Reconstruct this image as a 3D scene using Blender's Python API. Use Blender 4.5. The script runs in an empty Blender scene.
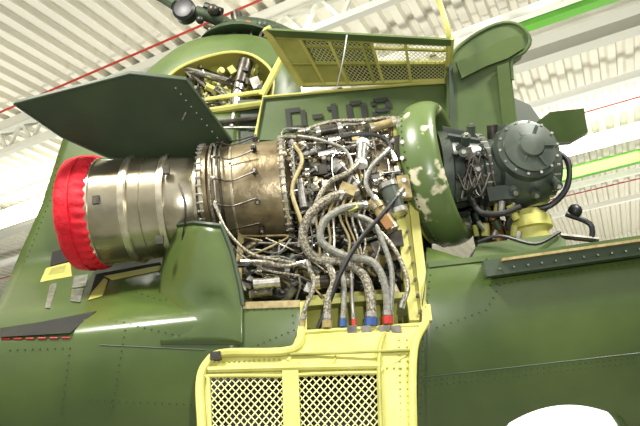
import bpy,bmesh,math,random
from mathutils import Vector,Matrix,noise
rad=math.radians
rnd=random.Random(7)
F=622.2
CAM=Vector((0,-3.665,2.07))
R=Matrix.Rotation(rad(110),3,'X')@Matrix.Rotation(rad(-6.3),3,'Z')
def W(px,py,y=0.0):
    d=R@Vector(((px-320)/F,-(py-213)/F,-1)); return CAM+d*((y-CAM.y)/d.y)
def Zp(px,py,z):
    d=R@Vector(((px-320)/F,-(py-213)/F,-1)); return CAM+d*((z-CAM.z)/d.z)
sc=bpy.context.scene
# ---------------- materials
def mk(name,col,rough=.5,metal=0,col2=None,ns=6,amt=.5,bump=0,bs=40,emit=0,detail=4,ramp=(.35,.7),coat=0):
    m=bpy.data.materials.new(name); m.use_nodes=True
    nt=m.node_tree; b=nt.nodes['Principled BSDF']
    lin=lambda c:tuple(((x/255)/12.92 if x/255<=.04045 else ((x/255+.055)/1.055)**2.4) for x in c)+(1,)
    c=lin(col); b.inputs['Base Color'].default_value=c
    b.inputs['Roughness'].default_value=rough; b.inputs['Metallic'].default_value=metal
    if coat: b.inputs['Coat Weight'].default_value=coat; b.inputs['Coat Roughness'].default_value=.15
    tc=nt.nodes.new('ShaderNodeTexCoord')
    if col2:
        n=nt.nodes.new('ShaderNodeTexNoise'); n.inputs['Scale'].default_value=ns; n.inputs['Detail'].default_value=detail
        r=nt.nodes.new('ShaderNodeValToRGB'); r.color_ramp.elements[0].position=ramp[0]; r.color_ramp.elements[1].position=ramp[1]
        r.color_ramp.elements[0].color=c; r.color_ramp.elements[1].color=lin(col2)
        nt.links.new(tc.outputs['Object'],n.inputs['Vector']); nt.links.new(n.outputs['Fac'],r.inputs['Fac'])
        nt.links.new(r.outputs['Color'],b.inputs['Base Color'])
    if bump:
        n=nt.nodes.new('ShaderNodeTexNoise'); n.inputs['Scale'].default_value=bs
        bp=nt.nodes.new('ShaderNodeBump'); bp.inputs['Strength'].default_value=bump; bp.inputs['Distance'].default_value=.02
        nt.links.new(tc.outputs['Object'],n.inputs['Vector']); nt.links.new(n.outputs['Fac'],bp.inputs['Height'])
        nt.links.new(bp.outputs['Normal'],b.inputs['Normal'])
    if emit:
        b.inputs['Emission Color'].default_value=c; b.inputs['Emission Strength'].default_value=emit
    return m
M={}
M['green']=mk('green_paint',(58,75,33),.3,0,(78,94,44),1.8,bump=.14,bs=4,coat=.3)
M['greend']=mk('dark_and_shaded_green',(36,50,30),.5,0,(50,64,40),3)
M['greenp']=mk('pylon_green_paint',(62,80,38),.42,0,(80,96,50),3)
M['shade']=mk('painted_recess_shade',(16,18,13),.8,0,(30,30,20),9)  # near-black colour stands in for shade in gaps and openings
M['yel']=mk('zinc_primer',(168,164,80),.5,0,(190,186,106),5)
M['yeld']=mk('olive_primer',(134,134,60),.55,0,(160,158,80),7)
M['wire']=mk('mesh_wire',(190,186,124),.5,.2)
M['bronze']=mk('heat_tinted_steel',(188,182,162),.28,.88,(148,138,112),3,bump=.1,bs=12)
M['bronze2']=mk('combustor_steel',(164,150,120),.32,.78,(112,98,72),8,bump=.15,bs=25)
M['band']=mk('steel_band',(220,214,194),.26,.85,(176,164,134),12)
M['steel']=mk('bare_steel',(210,208,200),.26,.85,(150,146,138),20)
M['dsteel']=mk('dark_steel',(82,78,70),.4,.7,(46,42,36),15)
M['gear']=mk('grey_gearbox_paint',(58,66,58),.32,.2,(76,84,74),8)
M['black']=mk('black_rubber',(20,20,20),.45)
M['hose']=mk('braided_hose',(160,154,136),.45,.45,(96,90,76),90,ramp=(.45,.55))
M['hose2']=mk('grey_hose',(136,136,126),.5,.2,(94,92,82),70)
M['tan']=mk('tan_wrap',(156,142,96),.5,.1,(122,106,66),30)
M['copper']=mk('copper_fitting',(146,106,66),.38,.7)
M['red']=mk('red_fabric',(214,8,36),.7,0,(190,4,28),20,bump=.25,bs=40)
M['redp']=mk('red_paint',(165,40,32),.5)
M['blue']=mk('blue_fitting',(56,84,140),.4,.4)
M['ink']=mk('stencil_paint',(20,22,13),.6,0,(30,34,20),25,ramp=(.5,.8))
M['glass']=mk('window_glass_glow',(250,252,250),.2,emit=.9)  # emission put into the pane stands in for cabin light or reflection
M['ceil']=mk('ceiling_sheet',(226,223,208),.55,0,(216,213,199),.5)
M['wall']=mk('wall_sheet',(228,227,212),.6,0,(218,217,202),.5)
M['white']=mk('white_paint',(236,236,228),.5)
M['beam']=mk('beam_paint',(196,196,184),.5)
M['gbeam']=mk('bright_green_paint',(100,176,56),.45)
M['lamp']=mk('lamp_tube',(255,252,240),.4,emit=6)
M['floor']=mk('floor_paint',(140,142,132),.35,0,(124,126,118),1)
M['worn']=mk('worn_lip_paint',(84,102,56),.33,0,(196,190,160),3.6,ramp=(.575,.60))
# ---------------- mesh builder
class MB:
    def __init__(s,name): s.n=name; s.v=[]; s.f=[]; s.m=[]; s.mats=[]
    def mi(s,k):
        if k not in s.mats: s.mats.append(k)
        return s.mats.index(k)
    def add(s,vs,fs,k):
        o=len(s.v); s.v+= [tuple(v) for v in vs]; i=s.mi(k)
        for f in fs: s.f.append(tuple(a+o for a in f)); s.m.append(i)
    def plate(s,pts,k,th=.02,off=None):
        off=Vector(off) if off else Vector((0,th,0)); P=[Vector(p) for p in pts]; n=len(P)
        fs=[tuple(range(n)),tuple(range(2*n-1,n-1,-1))]+[(i,i+n,(i+1)%n+n,(i+1)%n) for i in range(n)]
        s.add(P+[p+off for p in P],fs,k)
    def pp(s,pts,k,th=.02): s.plate([W(*p) for p in pts],k,th)
    def box(s,c,sz,k,rot=None):
        c=Vector(c); r=rot or Matrix.Identity(3); vs=[]
        for x in(-.5,.5):
            for y in(-.5,.5):
                for z in(-.5,.5): vs.append(c+r@Vector((x*sz[0],y*sz[1],z*sz[2])))
        s.add(vs,[(0,1,3,2),(4,6,7,5),(0,4,5,1),(2,3,7,6),(0,2,6,4),(1,5,7,3)],k)
    def frame(s,d):
        d=d.normalized(); a=Vector((0,0,1)) if abs(d.z)<.9 else Vector((0,1,0)); u=d.cross(a).normalized(); return u,d.cross(u).normalized(),d
    def beam(s,p0,p1,w,h,k):
        p0,p1=Vector(p0),Vector(p1); d=p1-p0; u,v,dd=s.frame(d); r=Matrix((u,v,dd)).transposed()
        s.box((p0+p1)/2,(w,h,d.length),k,r)
    def lathe(s,A,d,prof,k,seg=40,fn=None,caps=True):
        A=Vector(A); u,v,d=s.frame(Vector(d)); vs=[];fs=[]
        for t,r in prof:
            for j in range(seg):
                a=2*math.pi*j/seg; rr=r; tt=t
                if fn: rr,tt=fn(t,r,a)
                vs.append(A+d*tt+(u*math.cos(a)+v*math.sin(a))*rr)
        n=len(prof)
        for i in range(n-1):
            for j in range(seg):
                fs.append((i*seg+j,i*seg+(j+1)%seg,(i+1)*seg+(j+1)%seg,(i+1)*seg+j))
        if caps: fs+= [tuple(range(seg))[::-1],tuple(range((n-1)*seg,n*seg))]
        s.add(vs,fs,k)
    def cyl(s,p0,p1,r,k,r1=None,seg=16):
        p0,p1=Vector(p0),Vector(p1); L=(p1-p0).length; r1=r if r1 is None else r1
        s.lathe(p0,p1-p0,[(0,r),(L,r1)],k,seg)
    def ball(s,c,r,k,seg=12,sq=(1,1,1)):
        vs=[];fs=[];n=8
        for i in range(n+1):
            p=math.pi*i/n
            for j in range(seg):
                a=2*math.pi*j/seg; vs.append(Vector(c)+Vector((math.sin(p)*math.cos(a)*r*sq[0],math.sin(p)*math.sin(a)*r*sq[1],math.cos(p)*r*sq[2])))
        for i in range(n):
            for j in range(seg): fs.append((i*seg+j,(i+1)*seg+j,(i+1)*seg+(j+1)%seg,i*seg+(j+1)%seg))
        s.add(vs,fs,k)
    def tube(s,pts,r,k,sub=6,seg=8):
        P=[Vector(p) for p in pts]
        if len(P)>2 and sub>1:
            Q=[P[0]*2-P[1]]+P+[P[-1]*2-P[-2]]; out=[]
            for i in range(1,len(Q)-2):
                for q in range(sub):
                    t=q/sub; a,b,c,e=Q[i-1],Q[i],Q[i+1],Q[i+2]
                    out.append(.5*((2*b)+(c-a)*t+(2*a-5*b+4*c-e)*t*t+(3*b-a-3*c+e)*t**3))
            out.append(P[-1]); P=out
        vs=[];fs=[]; u=None
        for i,p in enumerate(P):
            d=(P[min(i+1,len(P)-1)]-P[max(i-1,0)]).normalized()
            if u is None: u,_,_=s.frame(d)
            u=(u-d*u.dot(d)).normalized(); v=d.cross(u)
            for j in range(seg):
                a=2*math.pi*j/seg; vs.append(p+(u*math.cos(a)+v*math.sin(a))*r)
        for i in range(len(P)-1):
            for j in range(seg): fs.append((i*seg+j,i*seg+(j+1)%seg,(i+1)*seg+(j+1)%seg,(i+1)*seg+j))
        fs+=[tuple(range(seg))[::-1],tuple(range((len(P)-1)*seg,len(P)*seg))]
        s.add(vs,fs,k)
    def tp(s,pts,r,k,sub=6,seg=8): s.tube([W(*p) for p in pts],r,k,sub,seg)
    def mesh(s,a,b,c,d,nu,nv,k,r=.0028):
        a,b,c,d=map(Vector,(a,b,c,d))
        P=lambda u,v:(a*(1-u)+b*u)*(1-v)+(d*(1-u)+c*u)*v
        for sg in(1,-1):
            for q in range(-nv if sg<0 else 0,(nu+nv) if sg>0 else nu):
                pts=[]
                for v in(0,1):
                    u=(q+.5-sg*v*nv)/nu
                    if 0<=u<=1: pts.append((u,v))
                for u in(0,1):
                    v=(q+.5-u*nu)/(sg*nv)
                    if 0<v<1: pts.append((u,v))
                if len(pts)>=2: s.tube([P(*pts[0]),P(*pts[1])],r,k,1,4)
    def grid(s,P,k,flip=False):
        nr=len(P);nc=len(P[0]); vs=[p for r in P for p in r]
        s.add(vs,[(i*nc+j,(i+1)*nc+j,(i+1)*nc+j+1,i*nc+j+1) for i in range(nr-1) for j in range(nc-1)],k)
    def done(s,parent=None,ang=35,solid=0):
        me=bpy.data.meshes.new(s.n); me.from_pydata(s.v,[],s.f)
        for k in s.mats: me.materials.append(M[k])
        for p,i in zip(me.polygons,s.m): p.material_index=i
        bm=bmesh.new(); bm.from_mesh(me); bmesh.ops.recalc_face_normals(bm,faces=bm.faces); bm.to_mesh(me); bm.free()
        for p in me.polygons: p.use_smooth=True
        me.set_sharp_from_angle(angle=rad(ang)); me.update()
        o=bpy.data.objects.new(s.n,me); sc.collection.objects.link(o)
        if parent: o.parent=parent
        if solid:
            md=o.modifiers.new('thick','SOLIDIFY'); md.thickness=solid; md.offset=0
        return o
def empty(n):
    o=bpy.data.objects.new(n,None); sc.collection.objects.link(o); return o
def interp(cols,x):
    for (a,b) in zip(cols,cols[1:]):
        if a[0]<=x<=b[0]: t=(x-a[0])/(b[0]-a[0]+1e-9); return a[1]+(b[1]-a[1])*t
    return cols[0][1] if x<cols[0][0] else cols[-1][1]
# ---------------- fuselage
def vv(px,py): return py+.11*(px-320)
def D(px,py):
    v=vv(px,py)
    return -.40+(.000011*(v-310)**2 if v>310 else .00006*(310-v)**2)
def ss(t): t=max(0,min(1,t)); return t*t*(3-2*t)
def DL(px,py):
    v=vv(px,py); return D(px,max(py,310-.11*(px-320)))*ss((v-225)/85)+(.45)*(1-ss((v-225)/85)) if v<310 else D(px,py)
heli=empty('military_helicopter')
fb=MB('fuselage_skin')
def rowres(row,n):
    out=[]
    for i in range(n+1):
        x=row[0][0]+(row[-1][0]-row[0][0])*i/n; out.append((x,interp(row,x)))
    return out
Lr=[[(72,112),(240,108)],[(42,205),(240,205)],[(22,250),(240,250)],[(0,300),(240,300)],[(-30,345),(240,335)],[(-70,440),(240,440)],[(-150,640),(240,640)]]
rows=[]
for a,b in zip(Lr,Lr[1:]):
    A,B=rowres(a,24),rowres(b,24)
    for q in range(8): rows.append([(A[i][0]*(1-q/8)+B[i][0]*q/8,A[i][1]*(1-q/8)+B[i][1]*q/8) for i in range(25)])
rows.append(rowres(Lr[-1],24))
fb.grid([[W(x,y,DL(x,y)) for x,y in r] for r in rows],'green')
cols=[(240,304),(300,302),(301,328),(425,324),(427,248),(470,261),(485,263),(640,241),(800,219)]
xs=[240+i*5 for i in range(12)]+[300,301]+[305+i*5 for i in range(24)]+[425,427]+[430+i*8 for i in range(47)]
G=[]
for q in range(29):
    t=(q/28)**1.3; G.append([(x,interp(cols,x)*(1-t)+660*t) for x in xs])
fb.grid([[W(x,y,D(x,y)) for x,y in r] for r in G],'green')
fb.done(heli,solid=.012)
bay=MB('engine_bay')
def pg(a,b,c,d,k,n=1): bay.add([W(*a),W(*b),W(*c),W(*d)],[(0,1,2,3)],k)
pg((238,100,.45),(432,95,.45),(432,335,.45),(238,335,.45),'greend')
bay.pp([(240,240,.3),(252,240,.3),(252,300,.3),(240,300,.3)],'yeld',.02)
bay.plate([W(240,306,-.38),W(428,290,-.38),W(428,290,-.38)+Vector((0,.85,0)),W(240,306,-.38)+Vector((0,.85,0))],'yeld',off=(0,0,-.03))
a=W(428,262,-.36);b=W(800,219,-.36)
bay.plate([a,b,b+Vector((0,1.9,0)),a+Vector((0,1.9,0))],'greenp',off=(0,0,-.03))
for p0,p1,w in(((398,200,-.2),(414,322,-.4),.05),((412,198,-.2),(427,322,-.41),.04),((405,245,-.28),(407,330,.3),.04)):
    bay.beam(W(*p0),W(*p1),.05,w,'yel')
bay.pp([(392,205,-.18),(413,198,-.18),(427,320,-.40),(410,324,-.40),(404,260,-.3)],'yel',.015)
bay.pp([(240,302,-.41),(300,300,-.41),(300,307,-.41),(240,309,-.41)],'tan',.02)
bay.pp([(300,302,-.42),(306,302,-.42),(307,330,-.42),(300,330,-.42)],'yel',.02)
bay.pp([(306,296,-.2),(396,288,-.2),(398,324,-.3),(307,328,-.3)],'yeld',.02)
bay.pp([(240,302,-.3),(244,236,-.15),(238,232,-.15),(234,300,-.3)],'tan',.02)
for i in range(7): 
    bay.cyl(W(405+i*2.6,215+i*16,-.26-.024*i),W(405+i*2.6,215+i*16,-.29-.024*i),.009,'dsteel',seg=8)
bay.done(heli)
ck=MB('engine_cowl_lip')
kc=[(169,229),(176,226),(195,223),(222,226),(232,252),(240,285),(243,305)]
kx=[169+i*2 for i in range(38)]
G=[]
for q in range(15):
    t=q/14; row=[]
    for x in kx:
        top=interp(kc,x); bot=345-.0*(x); y=top*(1-t)+bot*t
        xx=x-(10*math.sin(t*2.2) if x<200 else 0)*(1-(x-169)/40 if x<209 else 0)
        dep=-.41+.32*max(0,(215-xx)/46)**2*(1-.6*t)
        dep=dep*(1-ss((t-.5)*2))+ (min(DL(xx,y),dep+.2)-.006)*ss((t-.5)*2)
        row.append(W(xx,y,dep))
    G.append(row)
ck.grid(G,'green'); ck.tube([G[0][i]+Vector((0,-.004,0)) for i in range(38)],.008,'greend',2,6)
ck.done(heli,solid=.012)
rv=MB('skin_rivets')
def rivets(pts,sp,dep,k='greend',r=.0045):
    P=[]
    for a,b in zip(pts,pts[1:]):
        n=max(1,int(math.hypot(b[0]-a[0],b[1]-a[1])/sp))
        for i in range(n):
            t=i/n; P.append((a[0]+(b[0]-a[0])*t,a[1]+(b[1]-a[1])*t))
    for x,y in P:
        p=W(x,y,dep(x,y)-.008); rv.lathe(p,(0,-1,.1),[(0,r),(.004,r*.5)],k,6)
def seam(pts,dep,k='greend',r=.003):
    P=[]
    for a,b in zip(pts,pts[1:]):
        for i in range(8): t=i/8; x=a[0]+(b[0]-a[0])*t;y=a[1]+(b[1]-a[1])*t; P.append(W(x,y,dep(x,y)-.006))
    x,y=pts[-1];P.append(W(x,y,dep(x,y)-.006)); rv.tube(P,r,k,1,5)
rivets([(418,382),(640,357)],6,D); rivets([(418,387),(640,362)],6,D); seam([(418,378),(640,353)],D)
rivets([(432,262),(424,320),(420,420)],6,D); seam([(428,262),(420,322),(416,430)],D)
rivets([(500,285),(486,310),(430,330)],7,D); rivets([(490,285),(640,262)],7,D)
rivets([(248,310),(292,308),(294,330),(240,352)],6,D); rivets([(110,320),(200,340)],7,DL); seam([(100,345),(205,350)],DL)
rivets([(90,400),(198,405)],7,DL); rivets([(130,290),(160,300),(232,296)],6,lambda x,y:DL(x,y)-.02)
rivets([(10,350),(70,348),(60,420)],7,DL); rivets([(60,150),(50,200),(14,290)],6,DL); rivets([(120,275),(125,330),(110,420)],7,DL)
for i in range(6):
    x=2+i*12; rv.tube([W(x,339-.02*x,DL(x,339)-.008),W(x+8,339-.02*x,DL(x+8,339)-.008)],.006,'redp',1,5)
rv.done(heli)
dt=MB('access_panels_and_shadow')
def dq(pts,k,dd=-.012): dt.plate([W(x,y,DL(x,y)+dd) for x,y in pts],k,.012)
dq([(0,328),(40,322),(96,311),(70,333),(0,337)],'shade',-.03)  # shadow gap painted as a dark plate on the skin
dq([(96,274),(160,262),(163,268),(110,278),(102,296),(88,300)],'shade',-.02); dq([(104,276),(162,265),(162,270),(112,280)],'yel',-.03); dq([(88,300),(102,296),(108,280),(104,278),(92,292)],'yeld',-.035)
dq([(46,268),(70,262),(72,276),(40,282)],'yel',-.02); dq([(52,268),(66,265),(64,272),(48,275)],'yeld',-.03); dq([(52,252),(66,248),(72,260),(50,266)],'shade',-.03)
dq([(74,276),(88,274),(86,286),(72,288)],'steel',-.03); dq([(72,289),(84,288),(80,302),(70,301)],'steel',-.035)
dq([(50,284),(57,283),(50,308),(45,308)],'steel',-.03)
dt.done(heli)
rl=MB('fuselage_side_rail')
rl.beam(W(484,270,-.46),W(800,225,-.46),.06,.085,'greend'); rl.beam(W(500,262,-.47),W(800,219.5,-.47),.10,.014,'tan'); rl.beam(W(485,262,-.42),W(800,217,-.42),.12,.02,'green')
for i in range(14): rl.cyl(W(500+i*14,268.5-i*1.96,-.49),W(500+i*14,268.5-i*1.96,-.515),.006,'green',seg=6)
rl.done(heli)
wn=MB('cabin_window'); c=W(562,453,D(562,440)-.01)
nrm=Vector((0,-1,-.28)).normalized()
wn.lathe(c,nrm,[(-.03,.365),(.01,.365),(.018,.35),(.018,.33),(.005,.325)],'green',48)
wn.lathe(c,nrm,[(.0,.325),(.02,.32),(.045,.22),(.055,.1),(.057,.01)],'glass',48)
for i in range(40):
    a=i*math.pi/20; u,v,_=wn.frame(nrm); p=c+nrm*.018+(u*math.cos(a)+v*math.sin(a))*.347; wn.cyl(p,p+nrm*.004,.005,'greend',seg=6)
wn.done(heli)
# ---------------- pylon upper structure
py=MB('aft_pylon')
outer=[(128,88),(146,72),(162,58),(182,44),(205,36),(240,33),(268,38),(285,50),(300,72),(302,100)]
inner=[(150,100),(162,86),(170,74),(190,62),(225,52),(248,53),(264,62),(274,74),(272,98),(262,125)]
sm=lambda L:[L[0]]+[((L[i][0]*.75+L[i+1][0]*.25),(L[i][1]*.75+L[i+1][1]*.25)) if q==0 else ((L[i][0]*.25+L[i+1][0]*.75),(L[i][1]*.25+L[i+1][1]*.75)) for i in range(len(L)-1) for q in(0,1)]+[L[-1]]
O=sm(outer);I=sm(inner)
py.grid([[W(x,y+2,1.3) for x,y in O],[W(x,y,.62) for x,y in O],[W(x*.5+a*.5,y*.5+b*.5,.5) for (x,y),(a,b) in zip(O,I)],[W(x,y,.48) for x,y in I]],'greenp')
py.grid([[W(x,y,.48) for x,y in I],[W(x,y,.48)+Vector((0,.6,-.0)) for x,y in I]],'yel')
py.tube([W(x,y,.47) for x,y in I],.012,'yel',2,6)
py.pp([(x,y+4,1.0) for x,y in O]+[(300,160,1.0),(140,160,1.0)],'yeld',.03)
py.pp([(118,88,.7),(150,82,.7),(200,120,.7),(205,165,.7),(60,165,.7),(66,135,.7)],'greenp',.05)
py.pp([(262,98,.36),(330,92,.36),(412,84,.36),(470,80,.36),(470,140,.36),(254,140,.36)],'greenp',.04)
py.tp([(255,138,.34),(263,97,.34),(412,84,.34),(450,82,.34)],.012,'yel',1,6)
py.pp([(412,84,.37),(460,60,.5),(470,140,.5),(412,140,.37)],'greenp',.04)
py.done(heli)
tx=MB('registration_marking')
GL={'D':[(0,0,1,5),(1,0,3,1),(1,4,3,5),(3,.7,4,4.3)],'-':[(0.3,2,2.4,3)],'1':[(1,0,2.1,5),(.2,3.6,1,4.4),(0,0,3,.7)],
 '0':[(0,.6,1.1,4.4),(2.9,.6,4,4.4),(.8,0,3.2,.9),(.8,4.1,3.2,5)],
 '2':[(0,0,4,.9),(0,.9,1.1,2),(.6,1.8,3.4,2.7),(2.9,2.6,4,4.3),(.6,4.1,3.6,5),(0,3.4,1,4.4)]}
o=W(287,131,.345); ex=(W(392,119,.345)-o); ex=Vector((ex.x,0,ex.z)).normalized(); ez=Vector((-ex.z,0,ex.x)); S=.0365; x=0
for ch,wd in(('D',5),('-',3.2),('1',4),('0',5),('2',4)):
    for a,b,c2,d2 in GL[ch]:
        tx.plate([o+ex*(x+q)*S+ez*r*S for q,r in((a,b),(c2,b),(c2,d2),(a,d2))],'ink',.004)
    x+=wd
tx.done(heli)
mc=MB('flight_control_actuators')
mc.tp([(243,66,.55),(236,104,.5)],.045,'steel',1,14); mc.tp([(246,62,.53),(240,84,.52)],.06,'dsteel',1,12); mc.tp([(236,98,.48),(232,128,.45)],.025,'steel',1,10)
mc.tp([(215,62,.7),(208,110,.6)],.06,'yel',1,14); mc.tp([(195,70,.7),(200,120,.6)],.045,'yeld',1,12); mc.tp([(260,60,.6),(222,130,.6)],.018,'yel',1,8)
mc.tp([(262,96,.44),(286,50,.4)],.028,'yel',1,8); mc.tp([(205,100,.5),(262,92,.45)],.02,'yel',1,8); mc.tp([(206,112,.46),(262,104,.42)],.03,'yeld',1,8)
mc.tp([(208,124,.44),(258,118,.42)],.02,'dsteel',1,8)
mc.pp([(200,86,.62),(232,80,.62),(230,104,.6),(203,112,.6)],'yel',.03); mc.pp([(205,116,.5),(262,106,.5),(260,112,.5),(206,122,.5)],'yel',.03); mc.pp([(176,74,.66),(200,66,.66),(204,74,.66),(184,90,.66)],'yel',.02)
for i in range(60):
    x=rnd.uniform(180,262);y=rnd.uniform(66,134);q=rnd.uniform(.45,.8)
    k=rnd.choice(['steel','dsteel','yel','yeld','black','yel','yeld','shade','steel'])
    if i%2: mc.box(W(x,y,q),(rnd.uniform(.02,.09),rnd.uniform(.02,.06),rnd.uniform(.02,.1)),k,Matrix.Rotation(rnd.uniform(-.6,.6),3,'Y'))
    else: 
        p=W(x,y,q); mc.cyl(p,p+Vector((rnd.uniform(-.05,.05),-.03,rnd.uniform(-.08,.08))),rnd.uniform(.012,.03),k,seg=10)
for i in range(16):
    P=[(rnd.uniform(180,262),rnd.uniform(62,132),rnd.uniform(.42,.7)) for _ in range(4)]; mc.tp(P,rnd.choice([.006,.009,.012]),rnd.choice(['steel','black','hose','yeld','dsteel']),5,6)
mc.done(heli)
rh=MB('rotor_head')
rh.lathe(W(238,50,.9),(0,0,1),[(0,.36),(.06,.32),(.1,.24),(.14,.2),(.2,.16)],'greend',24)
c=W(186,10,.7); rh.lathe(c+Vector((0,.08,0)),(-.1,-1,-.15),[(0,.07),(.03,.1),(.12,.1),(.14,.08),(.13,.04)],'black',20)
rh.tp([(176,6,.72),(160,-4,.8),(120,-25,1)],.05,'greend',3,10)
rh.tp([(196,12,.72),(214,18,.75),(236,30,.8)],.055,'greend',3,12); rh.tp([(205,6,.7),(222,12,.7)],.035,'black',1,10); rh.ball(W(213,10,.66),.05,'dsteel'); rh.ball(W(200,20,.66),.035,'black')
rh.tp([(236,14,.8),(240,34,.8)],.05,'dsteel',1,12); rh.ball(W(237,15,.8),.045,'dsteel')
rh.tp([(238,26,.8),(268,30,.8),(300,44,.9)],.085,'greend',3,14); rh.ball(W(262,26,.75),.06,'greend'); rh.ball(W(278,32,.72),.05,'dsteel'); rh.ball(W(248,24,.7),.035,'copper')
rh.tp([(226,22,.7),(250,40,.66),(276,44,.66)],.018,'black',4,8); rh.tp([(205,26,.68),(226,38,.66)],.02,'dsteel',1,8)
for i in range(14):
    x=rnd.uniform(205,290); rh.cyl(W(x,32+rnd.uniform(-6,8),.66),W(x+rnd.uniform(-6,6),38,.66),.014,rnd.choice(['black','dsteel','greend','steel']),seg=8)
rh.done(heli)
up=MB('upper_work_platform')
A=(266,28,0.0);B=(450,38,-.02);C=(447,80,.34);Dd=(302,85,.36)
def U(u,v): 
    a,b,c,d=[Vector(q) for q in(A,B,C,Dd)]; q=(a*(1-u)+b*u)*(1-v)+(d*(1-u)+c*u)*v; return W(q.x,q.y,q.z)
def ub(p,q,w=.03,h=.04,k='yel'): up.beam(U(*p),U(*q),w,h,k)
up.plate([U(0,0),U(1,0),U(1,.14),U(.02,.12)],'greenp',off=(0,-.02,-.03)); up.plate([U(.02,.12),U(1,.14),U(1,.19),U(.03,.18)],'yeld',off=(0,-.02,-.02))
ub((0,0),(0,1),.05,.05,'yel'); ub((1,0),(1,1),.05,.04); ub((0,1),(1,1),.025,.03); ub((0,.62),(1,.6),.025,.03,'yeld'); ub((0,.3),(1,.3),.015,.02,'yeld')
for u in(.16,.32,.5,.56,.75): ub((u,.15),(u,1),.02,.035,'yel' if u!=.5 else 'yeld')
up.plate([U(.02,.18),U(.56,.18),U(.56,.6),U(.02,.6)],'greenp',off=(0,.01,.02)); up.plate([U(.0,.62),U(.34,.62),U(.34,1),U(.0,1)],'yeld',off=(0,.01,.02))
up.mesh(U(.18,.2),U(.55,.2),U(.55,.6),U(.18,.6),14,5,'wire'); up.plate([U(.02,.18),U(.15,.18),U(.15,.6),U(.02,.6)],'yeld',off=(0,-.008,-.008))
up.mesh(U(.58,.2),U(1,.2),U(1,.6),U(.58,.6),16,5,'wire'); up.mesh(U(.34,.6),U(1,.62),U(1,1),U(.34,1),24,5,'wire')
up.plate([U(.34,.62),U(1,.62),U(1,1),U(.34,1)],'greend',off=(0,.02,.03))
up.tp([(347,35,-.1),(343,60,.0),(337,86,.3)],.005,'white',3,6); up.tp([(434,-10,-.1),(442,10,-.06),(449,40,.0),(447,82,.34)],.02,'yel',5,8)
up.done(heli)
dr=MB('cowling_door')
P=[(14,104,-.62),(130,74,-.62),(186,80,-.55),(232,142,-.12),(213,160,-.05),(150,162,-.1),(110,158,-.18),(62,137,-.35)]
dr.plate([W(*p) for p in P],'greend',off=(0,.012,.03))  # door's underside shade is put into the dark green colour
dr.tube([W(*P[i%8]) for i in range(9)],.007,'greend',1,6)
for i in range(9): p=W(176+i*5.2,88+i*6.2,-.56+i*.05); dr.cyl(p,p+Vector((0,-.01,-.006)),.005,'steel',seg=6)
dr.tp([(179,104,-.4),(186,110,-.36),(182,120,-.32)],.005,'hose',3,6)
dr.done(heli)
ht=MB('intake_hatch')
P=[(448,140,.3),(447,70,.2),(456,50,.16),(480,32,.12),(503,23,.1),(520,26,.1),(530,40,.12),(524,52,.14),(512,60,.17),(512,80,.2),(518,128,.3),(518,140,.3)]
ht.plate([W(*p) for p in P],'greenp',off=(0,.1,.0)); 
ht.tube([W(*p) for p in P[1:10]],.014,'greenp',3,8)
ht.plate([W(456,62,.14),W(480,52,.12),W(502,40,.1),W(522,34,.1),W(524,48,.12),W(508,58,.14),W(486,66,.14),W(462,78,.16)],'green',off=(0,.02,0))
ht.pp([(497,66,.14),(509,62,.15),(515,126,.27),(503,128,.27)],'green',.02); ht.pp([(449,66,.17),(453,62,.17),(455,138,.28),(450,138,.28)],'greend',.01)
ht.pp([(538,121,.2),(550,112,.2),(584,108,.2),(588,132,.3),(572,141,.3),(545,143,.3)],'greenp',.06)
ht.pp([(510,96,.5),(530,105,.5),(548,130,.5),(548,210,.5),(440,210,.5),(440,96,.5)],'greend',.06)
ht.done(heli)
# ---------------- engine
eng=empty('turboshaft_engine')
E0=W(80,214,0);E1=W(212,203,0)
def ax(px): return (px-80)/(132)*(E1-E0).length
ed=(E1-E0).normalized()
exh=MB('exhaust_duct')
exh.lathe(E0,ed,[(ax(84),.30),(ax(84),.335),(ax(100),.335),(ax(128),.325),(ax(130),.325),(ax(165),.315),(ax(185),.305),(ax(203),.29),(ax(212),.24)],'bronze',64)
for x,w,r in((103,4,.343),(135,7,.338),(138,3,.345),(170,6,.328),(173,3,.335),(203,3,.30)):
    exh.lathe(E0,ed,[(ax(x),r-.02),(ax(x),r),(ax(x+w),r),(ax(x+w),r-.02)],'band',64)
u,v,_=exh.frame(ed)
for x,r in((137,.34),(172,.33)):
    for a in(200,235,150):
        p=E0+ed*ax(x+2)+(u*math.cos(rad(a))+v*math.sin(rad(a)))*r
        exh.box(p,(.05,.03,.03),'dsteel'); exh.cyl(p-ed*.03,p+ed*.03,.008,'steel',seg=8)
for x,y in((96,200),(166,170),(160,240)): exh.box(W(x,y,-.33),(.04,.02,.05),'dsteel'); 
exh.tp([(176,178,-.28),(186,205,-.34),(182,240,-.27)],.005,'dsteel',3,6)
exh.lathe(E0,ed,[(ax(153),.318),(ax(153),.322),(ax(154),.322),(ax(154),.318)],'bronze2',64)
exh.done(eng)
cov=MB('exhaust_cover')
def wr(t,r,a):
    edge=min(1,abs(t-ax(86))*9)
    k=1+ .009*math.sin(a*37+t*9)*edge+.006*math.sin(a*11+3+t*20)
    return r*k+noise.noise(Vector((math.cos(a)*6,math.sin(a)*6,t*16)))*.008, t+.006*math.sin(a*37)*(1 if t>ax(96) else .3)
pf=[(ax(75),.02),(ax(74.5),.2),(ax(75),.30),(ax(76),.335),(ax(78),.352),(ax(82),.360),(ax(86),.360),(ax(90),.358),(ax(93),.360),(ax(97),.362),(ax(101),.358),(ax(104),.35),(ax(106),.336)]
cov.lathe(E0,ed,pf,'red',260,wr)
cov.lathe(E0,ed,[(ax(89),.358),(ax(89),.367),(ax(91),.367),(ax(91),.358)],'red',60)
cov.done(ang=80)
en=MB('engine_core')
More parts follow.
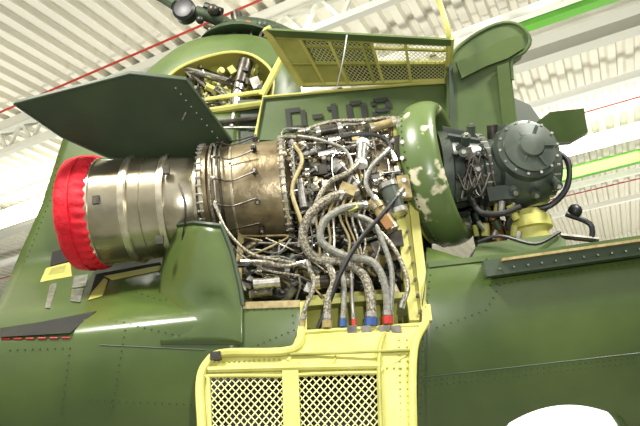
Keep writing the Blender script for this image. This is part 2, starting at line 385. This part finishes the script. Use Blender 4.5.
A0=W(205,200,0);A1=W(437,173,0); d0=(A1-A0).normalized(); LL=(A1-A0).length
def bx(px): return (px-205)/232*LL
eu,ev,_=en.frame(d0)
def EP(px,a,r):
    return A0+d0*bx(px)+(Vector((0,-1,0))*math.cos(rad(a))+Vector((0,0,1))*math.sin(rad(a)))*r
en.lathe(A0,d0,[(bx(205),.2),(bx(208),.3),(bx(212),.34),(bx(216),.34),(bx(217),.315),(bx(250),.325),(bx(284),.325),(bx(285),.34),(bx(289),.34),(bx(290),.31),(bx(300),.25),(bx(350),.22),(bx(390),.24),(bx(398),.3),(bx(402),.34),(bx(410),.34),(bx(411),.3),(bx(425),.3)],'bronze2',64)
for x,w,r in((209,3,.35),(238,2,.332),(286,3,.345),(296,3,.30),(310,2,.27),(330,2,.27),(402,4,.35)):
    en.lathe(A0,d0,[(bx(x),r-.03),(bx(x),r),(bx(x+w),r),(bx(x+w),r-.03)],'band' if x<300 else 'dsteel',64)
for x,r in((210,.35),(287,.345),(297,.3),(404,.35)):
    for i in range(44):
        a=i*360/44; p=EP(x,a,r); en.cyl(p-d0*.018,p+d0*.018,.0075,'steel',seg=6)
for a in range(0,360,30): p=EP(262,a,.33); en.cyl(p,EP(262,a,.36),.018,'dsteel',seg=10); en.cyl(p,EP(262,a,.375),.009,'steel',seg=8)
for off,k in((0,'hose'),(5,'steel'),(10,'dsteel')):
    en.tube([EP(220+off,a,.345+off*.001) for a in range(80,-110,-15)],.008,k,3,6)
for a in range(70,-100,-24):
    en.tube([EP(222,a,.35),EP(230,a-3,.37),EP(240,a-5,.35),EP(262,a,.37)],.005,'dsteel',4,6); p=EP(224,a,.35); en.ball(p,.014,'band')
en.done(eng)
ac=MB('accessory_plumbing'); 
ks=['dsteel','steel','hose2','bronze2','bronze2','tan','black','dsteel','gear','steel']
for i in range(300):
    px=rnd.uniform(294,402); a=rnd.uniform(-120,100); r=rnd.uniform(.24,.33)
    p=EP(px,a,r); n=(EP(px,a,1)-EP(px,a,0)).normalized(); t=rnd.random(); k=rnd.choice(ks)
    rot=Matrix.Rotation(rad(-a),3,'X')
    if t<.3: ac.box(p,(rnd.uniform(.02,.07),rnd.uniform(.02,.05),rnd.uniform(.02,.07)),k,rot)
    elif t<.6: ac.cyl(p-n*.02,p+n*rnd.uniform(.02,.05),rnd.uniform(.008,.025),k,seg=8)
    elif t<.85:
        q=d0*rnd.uniform(.02,.06)+Vector((0,0,rnd.uniform(-.04,.04))); ac.cyl(p-q,p+q,rnd.uniform(.008,.02),k,seg=10); ac.cyl(p+q*.7,p+q*.9,rnd.uniform(.02,.026),'steel',seg=6)
    else: ac.ball(p,rnd.uniform(.01,.024),k,8)
for i in range(110):
    px=rnd.uniform(292,400); a=rnd.uniform(-110,100); r=rnd.uniform(.29,.37); pts=[]
    for q in range(rnd.choice([3,4,5])):
        pts.append(EP(px,a,r)); 
        if rnd.random()<.5: px=min(404,max(290,px+rnd.uniform(-45,45)))
        else: a+=rnd.uniform(-45,45)
        r=min(.39,max(.28,r+rnd.uniform(-.03,.03)))
    k=rnd.choice(['steel','steel','hose','hose2','dsteel','tan','black']); rr=rnd.choice([.004,.005,.006,.009]); ac.tube(pts,rr,k,5,6)
    for e in(pts[0],pts[-1]): ac.ball(e,rr*2,'band' if rnd.random()<.6 else 'dsteel',8)
for i in range(110):
    x=rnd.uniform(246,396);y=rnd.uniform(246,296)+(.0); q=rnd.uniform(-.2,.15)
    k=rnd.choice(ks); p=W(x,y,q)
    if i%3==0: ac.box(p,(rnd.uniform(.03,.1),.06,rnd.uniform(.03,.08)),k,Matrix.Rotation(rnd.uniform(-.5,.5),3,'Y'))
    else:
        v2=Vector((rnd.uniform(-.07,.07),rnd.uniform(-.03,.03),rnd.uniform(-.04,.04))); ac.cyl(p-v2,p+v2,rnd.uniform(.01,.032),k,seg=10)
for i in range(40):
    x=rnd.uniform(232,380);y=rnd.uniform(238,292);P=[(x,y,-.2)]
    for _ in range(3): x+=rnd.uniform(-32,32);y+=rnd.uniform(-16,16); P.append((min(402,max(232,x)),min(300,max(236,y)),rnd.uniform(-.3,-.1)))
    ac.tp(P,rnd.choice([.005,.006,.009]),rnd.choice(['steel','hose','hose2','dsteel','black','tan']),5,6)
def can(p0,p1,r,k,cap='steel'):
    p0,p1=W(*p0),W(*p1); ac.cyl(p0,p1,r,k,seg=18); d=(p1-p0).normalized(); ac.cyl(p0-d*.012,p0+d*.015,r*1.15,cap,seg=18); ac.cyl(p1-d*.015,p1+d*.012,r*1.15,cap,seg=18)
can((363,143,-.38),(361,164,-.4),.032,'steel','white'); can((318,132,-.3),(340,128,-.3),.03,'dsteel'); can((388,186,-.4),(398,212,-.4),.05,'gear'); can((377,206,-.42),(392,228,-.42),.036,'tan','band')
can((372,128,-.28),(394,122,-.28),.028,'tan','band'); can((340,168,-.38),(356,186,-.38),.035,'dsteel'); can((300,182,-.36),(304,206,-.36),.022,'steel'); can((260,268,-.3),(288,270,-.3),.03,'dsteel','steel'); can((256,284,-.34),(278,282,-.34),.028,'steel'); can((318,282,-.3),(350,280,-.32),.035,'dsteel','band')
ac.box(W(403,150,-.32),(.09,.08,.16),'dsteel'); ac.box(W(404,188,-.34),(.07,.05,.14),'tan'); ac.box(W(402,128,-.26),(.08,.08,.1),'steel'); ac.box(W(396,240,-.3),(.07,.08,.09),'dsteel')
for x,y in((402,142),(402,158),(404,180),(404,194)): ac.cyl(W(x,y,-.36),W(x,y,-.39),.013,'steel',seg=8)
ac.done(eng)
hs=MB('fluid_hoses')
def hose(P,r,k,f1=None,f2=None):
    hs.tp(P,r,k,8,10)
    for f,(a,b) in((f1,(P[0],P[1])),(f2,(P[-1],P[-2]))):
        if f: 
            a,b=W(*a),W(*b); d=(b-a).normalized(); hs.cyl(a-d*.01,a+d*.03,r*1.3,f,seg=8); hs.cyl(a+d*.035,a+d*.06,r*1.2,'steel',seg=8)
hose([(356,193,-.40),(332,197,-.46),(310,215,-.48),(303,238,-.46),(316,258,-.44),(345,262,-.44),(364,276,-.45),(371,300,-.46),(371,324,-.46)],.026,'hose','steel','blue')
hose([(372,205,-.42),(345,208,-.48),(324,222,-.49),(322,242,-.48),(345,256,-.46),(372,262,-.47),(385,285,-.47),(388,322,-.46)],.021,'hose2','tan','redp')
hose([(362,222,-.42),(380,232,-.47),(398,255,-.47),(408,285,-.47),(402,306,-.46)],.012,'hose','steel','steel')
hose([(345,212,-.42),(372,222,-.48),(384,245,-.49),(392,275,-.48),(390,322,-.45)],.014,'hose2','steel','steel')
hose([(402,190,-.42),(382,215,-.48),(360,240,-.5),(342,270,-.49),(330,300,-.46),(318,328,-.44)],.013,'black','steel')
hose([(326,258,-.42),(334,280,-.45),(328,300,-.46),(327,326,-.46)],.020,'hose','steel','tan')
hose([(342,262,-.42),(344,290,-.45),(343,325,-.46)],.014,'hose2','steel','blue')
hose([(352,268,-.42),(352,296,-.44),(354,325,-.45)],.010,'steel','steel','redp')
hose([(308,262,-.42),(314,285,-.44),(305,308,-.46),(302,326,-.46)],.012,'hose','steel','tan')
hose([(366,150,-.38),(352,170,-.45),(330,182,-.46),(318,200,-.45),(312,222,-.44)],.016,'hose','steel','steel')
hose([(292,142,-.30),(302,160,-.38),(292,190,-.42),(302,225,-.42),(300,245,-.38)],.012,'tan','steel','steel')
hose([(298,136,-.28),(320,140,-.34),(345,150,-.38),(352,172,-.42),(340,200,-.46)],.01,'hose2')
hose([(300,132,-.25),(330,122,-.24),(365,120,-.25),(396,118,-.25),(405,128,-.28)],.012,'hose','steel','steel')
hose([(330,140,-.34),(362,134,-.34),(386,140,-.36),(395,160,-.38)],.012,'black','steel','steel')
hose([(388,150,-.38),(372,166,-.44),(366,185,-.45),(380,205,-.46)],.013,'hose2','steel','tan')
hose([(215,205,-.34),(228,232,-.36),(252,254,-.36),(290,262,-.38),(318,272,-.4)],.009,'hose','steel','steel')
hose([(220,222,-.3),(232,246,-.34),(262,268,-.36),(300,276,-.38)],.007,'hose')
hose([(240,262,-.34),(262,262,-.38),(285,266,-.38),(308,262,-.4)],.012,'hose','steel','steel')
for i in range(10):
    x=318+i*6; hs.tp([(x,196+5*math.sin(i),-.42),(x-8,216,-.45),(x+rnd.uniform(-10,10),240,-.43),(x+rnd.uniform(-14,14),262,-.4)],rnd.choice([.006,.008]),rnd.choice(['steel','hose','tan','dsteel']),5,6)
hs.box(W(348,190,-.43),(.09,.05,.06),'tan',Matrix.Rotation(.5,3,'Y')); hs.box(W(352,208,-.46),(.06,.04,.035),'yel',Matrix.Rotation(-.3,3,'Y')); hs.box(W(385,222,-.46),(.05,.05,.09),'copper',Matrix.Rotation(-.5,3,'Y'))
hs.done(eng)
# intake ring
rg=MB('air_intake_ring')
rd=(Matrix.Rotation(rad(-24),3,'Z')@d0).normalized()
c=W(438,174,0); ru,rvv,_=rg.frame(rd)
prof=[]
for i in range(25):
    a=2*math.pi*i/24; prof.append((.12*math.cos(a),.408+.062*math.sin(a)))
rg.lathe(c,rd,prof,'worn',72,caps=False)
rg.lathe(c,rd,[(.03,.36),(-.06,.36),(-.1,.39),(-.135,.425)],'yeld',72,caps=False)
rg.lathe(c,rd,[(-.05,.36),(-.07,.30),(-.09,.22),(-.10,.02)],'dsteel',48)
for i in range(60):
    a=rad(i*6); p=c-rd*.07+(ru*math.cos(a)+rvv*math.sin(a))*.457; rg.ball(p,.007,'greend',6)
rg.done(heli)
# nose gearbox
gb=MB('engine_nose_gearbox')
g0=W(440,174,0);g1=W(560,167,0);gd=(g1-g0).normalized();gl=(g1-g0).length
q=lambda px:(px-440)/120*gl
gb.lathe(g0,gd,[(-.02,.27),(q(446),.27),(q(448),.25),(q(476),.22),(q(478),.24),(q(483),.24),(q(484),.205),(q(492),.205),(q(495),.245),(q(508),.265),(q(526),.265),(q(540),.235),(q(543),.19),(q(550),.19),(q(551),.15),(q(555),.14)],'gear',48)
gu,gv,_=gb.frame(gd)
GP=lambda px,a,r:g0+gd*q(px)+(Vector((0,-1,0))*math.cos(rad(a))+Vector((0,0,1))*math.sin(rad(a)))*r
for i in range(12): 
    a=i*30; gb.plate([GP(446,a,.29),GP(477,a,.24),GP(477,a,.20),GP(446,a,.24)],'gear',off=(0,.0,.015))
for px,r,n in((480,.24,28),(546,.19,20)):
    for i in range(n): a=i*360/n; p=GP(px,a,r-.008); gb.cyl(p-gd*.02,p+gd*.02,.01,'steel',seg=6)
fc=GP(518,8,.19); gb.lathe(fc,(.1,-1,0),[(0,.2),(.06,.19),(.07,.16),(.09,.16),(.1,.08),(.12,.07),(.125,.03)],'gear',32)
for i in range(14): a=i*2*math.pi/14; p=fc+Vector((math.cos(a)*.172,-.07,math.sin(a)*.172)); gb.cyl(p,p+Vector((0,-.015,0)),.009,'steel',seg=6)
for i in range(6): a=i*math.pi/3; gb.beam(fc+Vector((math.cos(a)*.07,-.10,math.sin(a)*.07)),fc+Vector((math.cos(a)*.15,-.085,math.sin(a)*.15)),.012,.02,'gear')
gb.cyl(GP(513,75,.22),GP(513,75,.285),.06,'gear',seg=16); gb.cyl(GP(495,60,.2),GP(495,60,.29),.035,'dsteel',seg=12); gb.cyl(GP(530,60,.2),GP(530,60,.29),.04,'gear',seg=12)
for px,a in((500,-50),(520,-55),(540,-45),(466,-20),(462,25),(472,50),(455,0)): gb.cyl(GP(px,a,.2),GP(px,a,.30),.028,'gear',seg=12); gb.cyl(GP(px,a,.29),GP(px,a,.315),.014,'steel',seg=8)
gb.box(GP(488,-60,.25),(.16,.1,.09),'gear'); gb.box(GP(460,0,.26),(.05,.06,.08),'dsteel')
hsx=[((554,150,-.1),(568,162,-.12),(567,187,-.12),(551,205,-.1),(530,210,-.05)),((470,197,-.2),(480,212,-.25),(500,214,-.22),(520,207,-.2))]
for h in hsx: gb.tp(h,.018,'black',6,10)
for i in range(9):
    x=rnd.uniform(452,475); gb.tp([(x,rnd.uniform(145,200),-.25),(x+10,rnd.uniform(145,200),-.3),(x+22,rnd.uniform(150,200),-.26)],.006,'dsteel',4,6)
gb.tp([(545,195,0),(534,206,.0),(533,248,0)],.05,'yeld',2,14)
mt=gb
p=W(534,250,0.0); mt.lathe(p,(0,0,1),[(0,.15),(.03,.15),(.035,.11),(.12,.11),(.125,.14),(.19,.14),(.2,.12),(.24,.1)],'yel',28)
p=W(500,252,.1); mt.lathe(p,(0,0,1),[(0,.06),(.16,.06),(.17,.045),(.26,.045)],'copper',18)
p=W(484,250,.15); mt.lathe(p,(0,0,1),[(0,.05),(.12,.05),(.13,.04),(.3,.04)],'greend',18)
mt.pp([(470,262,-.2),(478,244,-.18),(555,234,-.18),(566,240,-.2),(566,256,-.2)],'greenp',.5)
mt.tp([(478,242,-.2),(500,236,-.22),(535,244,-.22),(560,232,-.2)],.010,'black',5,8)
for i in range(30):
    p=W(rnd.uniform(476,520),rnd.uniform(210,246),rnd.uniform(-.15,.2)); mt.cyl(p,p+Vector((rnd.uniform(-.04,.04),-.02,rnd.uniform(.03,.09))),rnd.uniform(.01,.028),rnd.choice(['steel','yeld','yeld','greend','black','dsteel','yel']),seg=10)
mt.ball(W(575,211,.1),.045,'black'); mt.tp([(566,214,.1),(590,224,.1),(592,240,.1)],.018,'black',4,8); mt.tp([(560,236,.1),(598,240,.1)],.02,'dsteel',1,8)
gb.done()
# ---------------- lower work platform
wp=MB('engine_work_platform')
Dp=lambda y:-.43-.17*ss((y-325)/28)-.0016*max(0,y-350)
def q4(x,y,e=0): return W(x,y,Dp(y)+e)
def bt(P,r=.018,k='yel'): wp.tube([q4(*p,-.01) for p in P],r,k,5,8)
bt([(302,328),(292,350),(225,353),(208,362),(200,382),(202,430),(206,500)],.022)
wp.plate([q4(208,358),q4(291,352),q4(288,374),q4(206,376)],'yel',.02); wp.plate([q4(300,331),q4(424,323),q4(412,352),q4(380,372),q4(290,374),q4(291,352)],'yel',.02)
wp.plate([q4(378,350),q4(413,348),q4(417,500),q4(382,500)],'yel',.02); wp.plate([q4(282,360,-.015),q4(298,360,-.015),q4(302,500,-.015),q4(285,500,-.015)],'yel',.025); wp.plate([q4(200,370),q4(210,370),q4(214,500),q4(204,500)],'yel',.02)
bt([(426,322),(414,350),(413,425),(417,500)],.02); bt([(386,330),(379,362),(384,500)],.012,'yeld'); bt([(208,370),(285,368),(380,366)],.016); bt([(300,333),(424,325)],.014); bt([(292,352),(300,354),(410,350)],.008,'yeld')
bt([(300,334),(288,362)],.012); bt([(340,330),(334,364)],.007,'yeld')
wp.mesh(q4(210,376),q4(283,376),q4(286,505),q4(214,505),10,15,'wire',.0032); wp.mesh(q4(298,375),q4(379,373),q4(384,505),q4(302,505),11,15,'wire',.0032)
wp.plate([q4(206,372,.12),q4(384,368,.12),q4(388,505,.12),q4(212,505,.12)],'shade',.01)  # dark sheet stands in for the shade behind the mesh
for P in([(208,378),(212,376),(280,376),(284,379),(287,505)],[(297,380),(301,375),(376,373),(380,377),(385,505)],[(208,378),(213,505)],[(297,380),(301,505)]): bt(P,.009)
for i in range(22):
    for x0 in(399,407): wp.ball(q4(x0+i*.15,340+i*7,-.002),.006,'yeld',6)
for i in range(14): wp.ball(q4(214+i*5,362-.2*i,-.002),.006,'yeld',6); wp.ball(q4(310+i*7,368,-.002),.006,'yeld',6)
for x in(216,352,366,384,396): 
    p=q4(x,330 if x>300 else 356,-.02); wp.box(p,(.05,.04,.04),'dsteel')
wp.done()
# ---------------- hangar
Y=rad(24); d1=Vector((math.sin(Y),math.cos(Y),0)); d2=Vector((math.cos(Y),-math.sin(Y),0)); ZC=8.2
cl=MB('ceiling'); pitch=.3; prof=[(0,0),(.09,0),(.13,-.10),(.26,-.10),(.3,0)]
vs=[];N=200
for i in range(-N//2,N//2):
    for u_,h in prof[:-1]: vs.append((i*pitch+u_,h))
A_=[d2*u_+d1*(-7)+Vector((0,0,ZC+h)) for u_,h in vs];B_=[d2*u_+d1*22+Vector((0,0,ZC+h)) for u_,h in vs]
cl.grid([A_,B_],'ceil'); cl.done(ang=20)
wl=MB('wall_back')
A_=[d2*u_+d1*(22+h)+Vector((0,0,0)) for u_,h in vs];B_=[d2*u_+d1*(22+h)+Vector((0,0,ZC)) for u_,h in vs]
wl.grid([A_,B_],'wall'); wl.done(ang=20)
for nm,sg in(('wall_left',-1),('wall_right',1)):
    w=MB(nm); w.plate([d2*sg*28+d1*-7,d2*sg*28+d1*22,d2*sg*28+d1*22+Vector((0,0,ZC)),d2*sg*28+d1*-7+Vector((0,0,ZC))],'wall',off=d2*sg*.2); w.done()
fl=MB('floor'); fl.plate([(-60,-40,0),(60,-40,0),(60,45,0),(-60,45,0)],'floor',off=(0,0,-.1)); fl.done()
def span(name,px,py_,z,w,h,k,u0=-27,u1=27,extra=None):
    p=Zp(px,py_,z); t=p.dot(d1); o=MB(name); a=d1*t+Vector((0,0,z)); o.beam(a+d2*u0,a+d2*u1,w,h,k); 
    if extra: extra(o,a)
    return o.done()
def truss(o,a):
    o.beam(a+d2*-27+Vector((0,0,-.5)),a+d2*27+Vector((0,0,-.5)),.12,.1,'beam')
    for i in range(-45,45): o.beam(a+d2*(i*.6),a+d2*(i*.6+.3)+Vector((0,0,-.5)),.05,.05,'beam'); o.beam(a+d2*(i*.6+.3)+Vector((0,0,-.5)),a+d2*(i*.6+.6),.05,.05,'beam')
span('roof_truss',20,122,8.0,.2,.2,'beam',extra=truss)
span('roof_beam',5,215,8.0,.3,.3,'beam')
span('roof_beam',600,36,8.0,.3,.25,'beam')
for x,y in((10,108),(20,192),(590,111),(600,188)): span('sprinkler_pipe',x,y,7.9,.025,.025,'redp')
for x,y in((600,205),(520,15),(560,98),(600,180)): span('ventilation_pipe',x,y,7.6,.14,.14,'white')
for x,y,w in((600,166,.3),(590,4,.1)):
    p=Zp(x,y,7.5); span('crane_rail_beam',x,y,7.5,.18,w,'gbeam',u0=p.dot(d2)-1.2)
for x,y,u in((600,143,1),(5,221,-1)):
    p=Zp(x,y,7.4); t=p.dot(d1); uu=p.dot(d2); o=MB('fluorescent_light'); a=d1*t+Vector((0,0,7.4))
    o.beam(a+d2*(uu-1.6),a+d2*(uu+2.5),.35,.1,'lamp'); o.beam(a+d2*(uu-1.7)+Vector((0,0,.1)),a+d2*(uu+2.6)+Vector((0,0,.1)),.45,.1,'white'); o.done()
def area(n,loc,target,size,e,col=(1,.97,.9)):
    l=bpy.data.lights.new(n,'AREA'); l.energy=e; l.size=size; l.color=col; o=bpy.data.objects.new(n,l); sc.collection.objects.link(o); o.location=loc
    o.rotation_euler=(Vector(target)-Vector(loc)).to_track_quat('-Z','Y').to_euler()
area('hangar_lamp',(-2.5,-3,7.6),(0,0,3),.8,620); area('hangar_lamp',(4,-2.5,7.6),(1,0,3),.8,620); area('hangar_lamp',(-1,5,7.6),(0,5,0),3,250); area('hangar_lamp',(6,9,7.6),(6,9,0),3,300); area('hangar_lamp',(-6,9,7.6),(-6,9,0),3,300)
area('ceiling_fill_light',(-9,5,.8),(-5,8,8),1.5,760); area('ceiling_fill_light',(3,5,.8),(5,8,8),1.5,460); area('ceiling_fill_light',(10,13,.8),(12,15,8),1.5,460)  # added lights, hidden low behind the helicopter, to brighten the ceiling
area('added_camera_flash',(.35,-3.9,2.7),(.2,0,3),.1,75,(1,1,1))  # small light added beside the camera for sharp highlights
w=bpy.data.worlds.new('daylight'); sc.world=w; w.use_nodes=True; w.node_tree.nodes['Background'].inputs[0].default_value=(1,.98,.93,1); w.node_tree.nodes['Background'].inputs[1].default_value=.95
cd=bpy.data.cameras.new('camera'); cd.lens=35; cd.sensor_width=36; co=bpy.data.objects.new('camera',cd); sc.collection.objects.link(co)
co.matrix_world=Matrix.Translation(CAM)@R.to_4x4(); sc.camera=co
sc.view_settings.view_transform='Standard'
